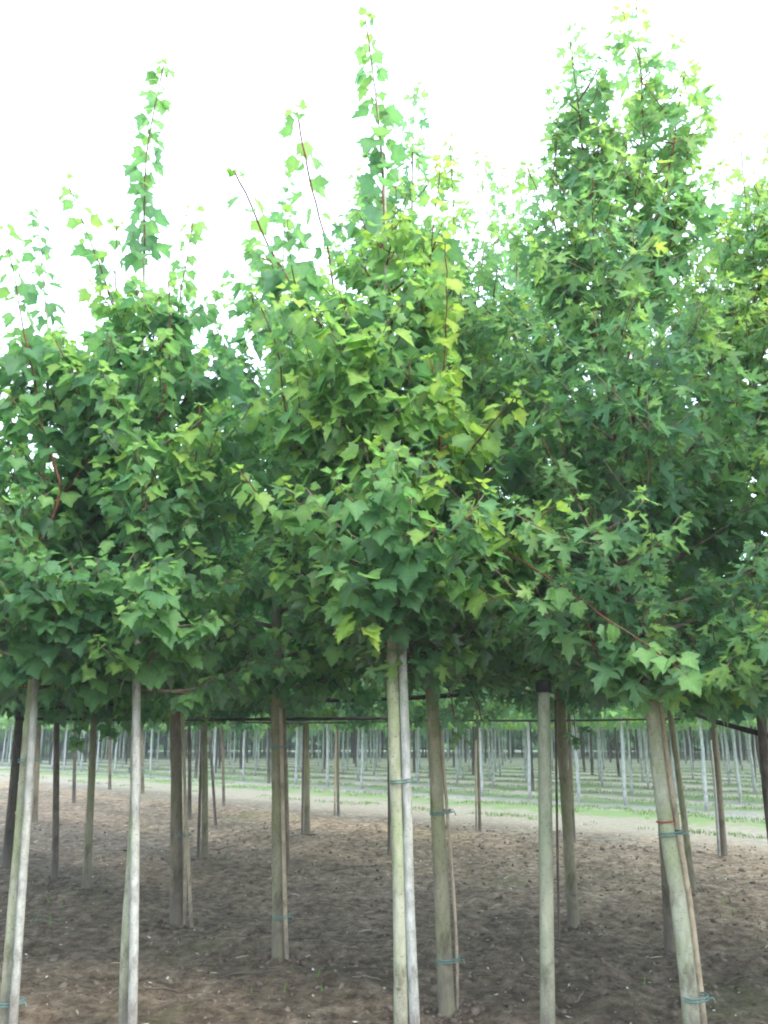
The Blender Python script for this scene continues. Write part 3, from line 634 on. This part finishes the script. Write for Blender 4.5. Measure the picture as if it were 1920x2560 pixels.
stake('thin dark cane hanging beside the capped post, right of it', [(1398, 2360), (1394, 2150), (1391, 1938), (1388, 1750)], 7.5, 6, M_STAKE_DARK)
stake('thin dark stake left of the trunk standing among several stakes', [(495, 2146), (500, 1980), (506, 1800)], 12.2, 7, M_STAKE_DARK)
stake('thin brown stake slanting away right of the trunk among several stakes', [(539, 2059), (532, 1950), (524, 1830)], 16.5, 7, M_STAKE_DARK)
stake('thin dark stake on the left of the dark straight trunk at the soil edge', [(755, 2091), (757, 1950), (760, 1800)], 14.6, 5, M_STAKE_DARK)
stake('thin speckled stake beside its twin left of the middle stems', [(837, 2040), (838, 1930), (841, 1820)], 17.8, 5, M_STAKE_TAN)
stake('thin speckled stake beside its twin right of the olive trunk', [(1191, 2077), (1190, 1960), (1190, 1850)], 15.4, 5, M_STAKE_TAN)
stake('pale thin stake on the left of the slim brown maple near the right edge', [(1798, 2138), (1788, 1980), (1776, 1850)], 12.4, 7, M_STAKE)
# red painted band round the right-hand trunk belongs to that tree
c = at(1664, 2053, 4.8); B = Tubes(); ringp = [Vector((c.x + .0455 * math.cos(a), c.y + .0455 * math.sin(a), c.z + .004 * math.cos(a))) for a in np.linspace(0, 2 * math.pi, 24)]
B.add(ringp, .0045, 6, cap=False); o = link('paint_band', B.mesh('paint_band', M_RED, tY['base']), tY['root']); o['label'] = 'thin red band round the trunk'
# capped post
r = stake('thick greyish-green wooden post with a black cap, right of centre', [(1369, 2560), (1366, 2239), (1362, 1950), (1359, 1716)], 5.0, 33, M_POST, name='wooden_post', group='posts carrying the rails', cat='post')
c = at(1359, 1722, 5.0); T = Tubes(); T.add([c + Vector((0, 0, -.02)), c + Vector((0, 0, .035)), c + Vector((0, 0, .048))], [.045, .045, .036], 16); link('cap', T.mesh('cap', M_CAP, r.location), r)
stake('dark weathered post with a swollen upper half between leftmost trunk and bent trunk', [(136, 2195), (139, 2100), (140, 2007), (142, 1764)], 10.2, 15, M_STAKE_DARK, name='wooden_post', group='posts carrying the rails', cat='post')
stake('dark brown post at the right edge carrying the end of a sloping rail', [(1960, 2300), (1925, 2040), (1903, 1790), (1900, 1760)], 6.4, 24, M_STAKE_DARK, name='wooden_post', group='posts carrying the rails', cat='post')
def rail(label, a, Ya, b, Yb, r):
    p = resample([at(*a, Ya), (at(*a, Ya) + at(*b, Yb)) / 2 + Vector((0, 0, -.015)), at(*b, Yb)], .25)
    o = Vector(p[0]); T = Tubes().add(p, [r * (1 + .08 * math.sin(i * 1.7)) for i in range(len(p))], 8, .06)
    tag(link('horizontal_rail', T.mesh('horizontal_rail', M_RAIL, o), None, o), label, 'rail', 'dark rails under the crowns')
rail('thick dark rail under the crowns left of the middle stems', (700, 1752), 7.6, (1190, 1735), 8.4, .021)
rail('long dark rail running level across the left half behind the stakes', (40, 1797), 11, (1000, 1795), 11, .019)
rail('dark rail just under the leaves at the far left', (-40, 1768), 9.5, (290, 1764), 9.2, .015)
rail('lowest slim dark rail, just under the long one left of the middle stems', (600, 1806), 13, (1000, 1803), 13, .013)
rail('thin dark rail behind the capped post', (1060, 1800), 11, (1700, 1797), 11, .013)
rail('heavy dark rail sloping down to the post at the right edge', (1700, 1772), 9.0, (1930, 1842), 6.35, .022)

# unseen maples added on both sides to darken under the canopy: copies, shared meshes
def copy_tree(t, x, y, rz, label, group):
    r0 = t['root']; r = r0.copy(); COL.objects.link(r); r.location = (x, y, relief(x, y)); r.rotation_euler = (0, 0, rz); r['label'] = label; r['group'] = group
    for ch in list(r0.children):
        if ch.name.split('.')[0] in ('trunk', 'foliage'):
            c = ch.copy(); COL.objects.link(c); c.parent = r
side = [(-4.6, 6.5), (-5.6, 8.2), (-6.8, 9.6), (-4.0, 3.6), (-5.6, 4.9), (3.6, 4.6), (4.7, 6.2), (5.4, 8.0), (3.3, 2.6), (-3.9, 1.6), (-6.2, 12.6), (-8.2, 12), (6.6, 9.6), (4.9, 3.4)]
for i, (x, y) in enumerate(side):
    copy_tree(TREES[4 + i % 6] if x > 0 else TREES[5 + i % 5], x, y, i * 1.9, 'leafy maple added unseen outside the picture edge to block side light', 'added maples shading the view from the sides')

# ---------------------------------------------------------------- far rows beyond the track
rng.seed(99)
def far_crown(seed):
    rng.seed(seed); lv = Leaves(3)
    for k in range(1000):
        z = rng.betavariate(1.2, 1.8) * 3.6 + 1.95; rad = .72 * (1 - (z - 1.9) / 4.2) ** .7 * rng.random() ** .4
        a = rng.uniform(0, 6.28); lump = 1 + .3 * math.sin(a * 3 + z * 2 + seed)
        lv.put((math.cos(a) * rad * lump, math.sin(a) * rad * lump, z), a + rng.uniform(-.8, .8), rng.uniform(.1, 1.1), rng.gauss(0, .4), rng.uniform(.09, .17), 4.2 + rng.gauss(0, 1))
    lv.freeze(); return lv.mesh('crown', np.arange(len(lv.P)), (0, 0, 0))
crowns = [far_crown(s) for s in (1, 2, 3)]
def far_trunk(mat, r, seed):
    rng.seed(seed); T = Tubes(); x = y = 0; pts = []
    for i in range(9):
        pts.append(Vector((x, y, i * .45 - .08))); x += rng.uniform(-.02, .02); y += rng.uniform(-.02, .02)
    T.add(pts, [r * (1.1 - .06 * i) for i in range(9)], 8, .1); return T.mesh('trunk', mat)
ft_pale = [far_trunk(M_BARK_FAR, .040, s) for s in (1, 2, 3)]; ft_dark = [far_trunk(M_BARK_DARK, .055, s) for s in (4, 5)]
rng.seed(5)
spots = []
for iu in range(0, 26):
    u = 18.6 + iu * 3.1
    for iw in range(-60, 80):
        w = iw * 1.5 + (iu % 2) * .6; uu = u + rng.uniform(-.12, .12); ww = w + rng.uniform(-.25, .25)
        x, y = (uu - ww) * S2, (uu + ww) * S2
        if y < 8 or abs(x) > y * .52 + 1.5 or y > 82: continue
        spots.append((math.hypot(x, y), x, y))
spots.sort()
rest = spots[300:]; CR = {}
for i, (d, x, y) in enumerate(spots[:300]):
    dark = rng.random() < (.04 if d < 34 else .22)
    root = link('nursery_tree', None, None, (x, y, relief(x, y)))
    tag(root, 'slim dark-stemmed young tree in the rows beyond the sandy track' if dark else 'slim pale-stemmed young tree in the rows beyond the sandy track', 'tree', 'dark stems beyond the track' if dark else 'pale stems beyond the track')
    root.rotation_euler = (rng.uniform(-.02, .02), rng.uniform(-.02, .02), rng.uniform(0, 6.28))
    link('trunk', rng.choice(ft_dark if dark else ft_pale), root); link('crown', rng.choice(crowns), root)
# the remaining stems read as one mass
T = Tubes(); lv = Leaves(3)
for (d, x, y) in rest:
    T.add([(x, y, -.1), (x + rng.uniform(-.05, .05), y, 3.2)], [.055, .04], 5)
    for _ in range(45):
        a = rng.uniform(0, 6.28); z = rng.betavariate(1.1, 1.6) * 4.2 + 1.9; q = 1.1 * rng.random() ** .4
        lv.put((x + math.cos(a) * q, y + math.sin(a) * q, z), a, rng.uniform(.1, 1.2), 0, rng.uniform(.5, .85), 3 + rng.gauss(0, 1))
tag(link('distant_tree_rows', T.mesh('distant_tree_rows', M_BARK_DARK)), 'dense mass of far-off dark tree stems at the end of the plantation', 'tree rows', None, 'stuff')
lv.freeze(); o = link('distant_crowns', lv.mesh('distant_crowns', np.arange(len(lv.P)), (0, 0, 0))); tag(o, 'merged green crowns of the far-off tree rows', 'tree rows', None, 'stuff')
# woodland edge closing the view
lv = Leaves(3); T = Tubes()
for k in range(8000):
    a = R(rng.uniform(-36, 36)); d = rng.uniform(92, 104); z = rng.random() ** 1.8 * 11
    lv.put((d * math.sin(a), d * math.cos(a), z), rng.uniform(0, 6.28), rng.uniform(-.3, 1.4), rng.gauss(0, .5), rng.uniform(1.0, 1.9), 1.5 + rng.gauss(0, 1.2))
lv.freeze(); tag(link('woodland_edge', lv.mesh('woodland_edge', np.arange(len(lv.P)), (0, 0, 0))), 'dark green woodland closing the view behind the tree rows', 'woodland', None, 'stuff')
print('far', len(spots), 'objects', len(bpy.data.objects))

# thin evening haze that pales the far rows
hz = bpy.data.materials.new('haze'); hz.use_nodes = True; nt = hz.node_tree; nt.nodes.clear()
out = nt.nodes.new('ShaderNodeOutputMaterial'); pv = nt.nodes.new('ShaderNodeVolumePrincipled')
pv.inputs['Density'].default_value = .0022; pv.inputs['Color'].default_value = (.9, .95, 1, 1); nt.links.new(pv.outputs[0], out.inputs['Volume'])
X0, X1, Y0, Y1, Z0, Z1 = -905, 905, -905, 905, -1.5, 13.5
V = [(x, y, z) for z in (Z0, Z1) for x, y in ((X0, Y0), (X1, Y0), (X1, Y1), (X0, Y1))]
me = bpy.data.meshes.new('haze'); me.from_pydata(V, [], [(3, 2, 1, 0), (4, 5, 6, 7), (0, 1, 5, 4), (1, 2, 6, 5), (2, 3, 7, 6), (3, 0, 4, 7)]); me.materials.append(hz)
tag(link('haze', me), 'thin pale haze in the air between the tree rows', None, None, 'stuff')
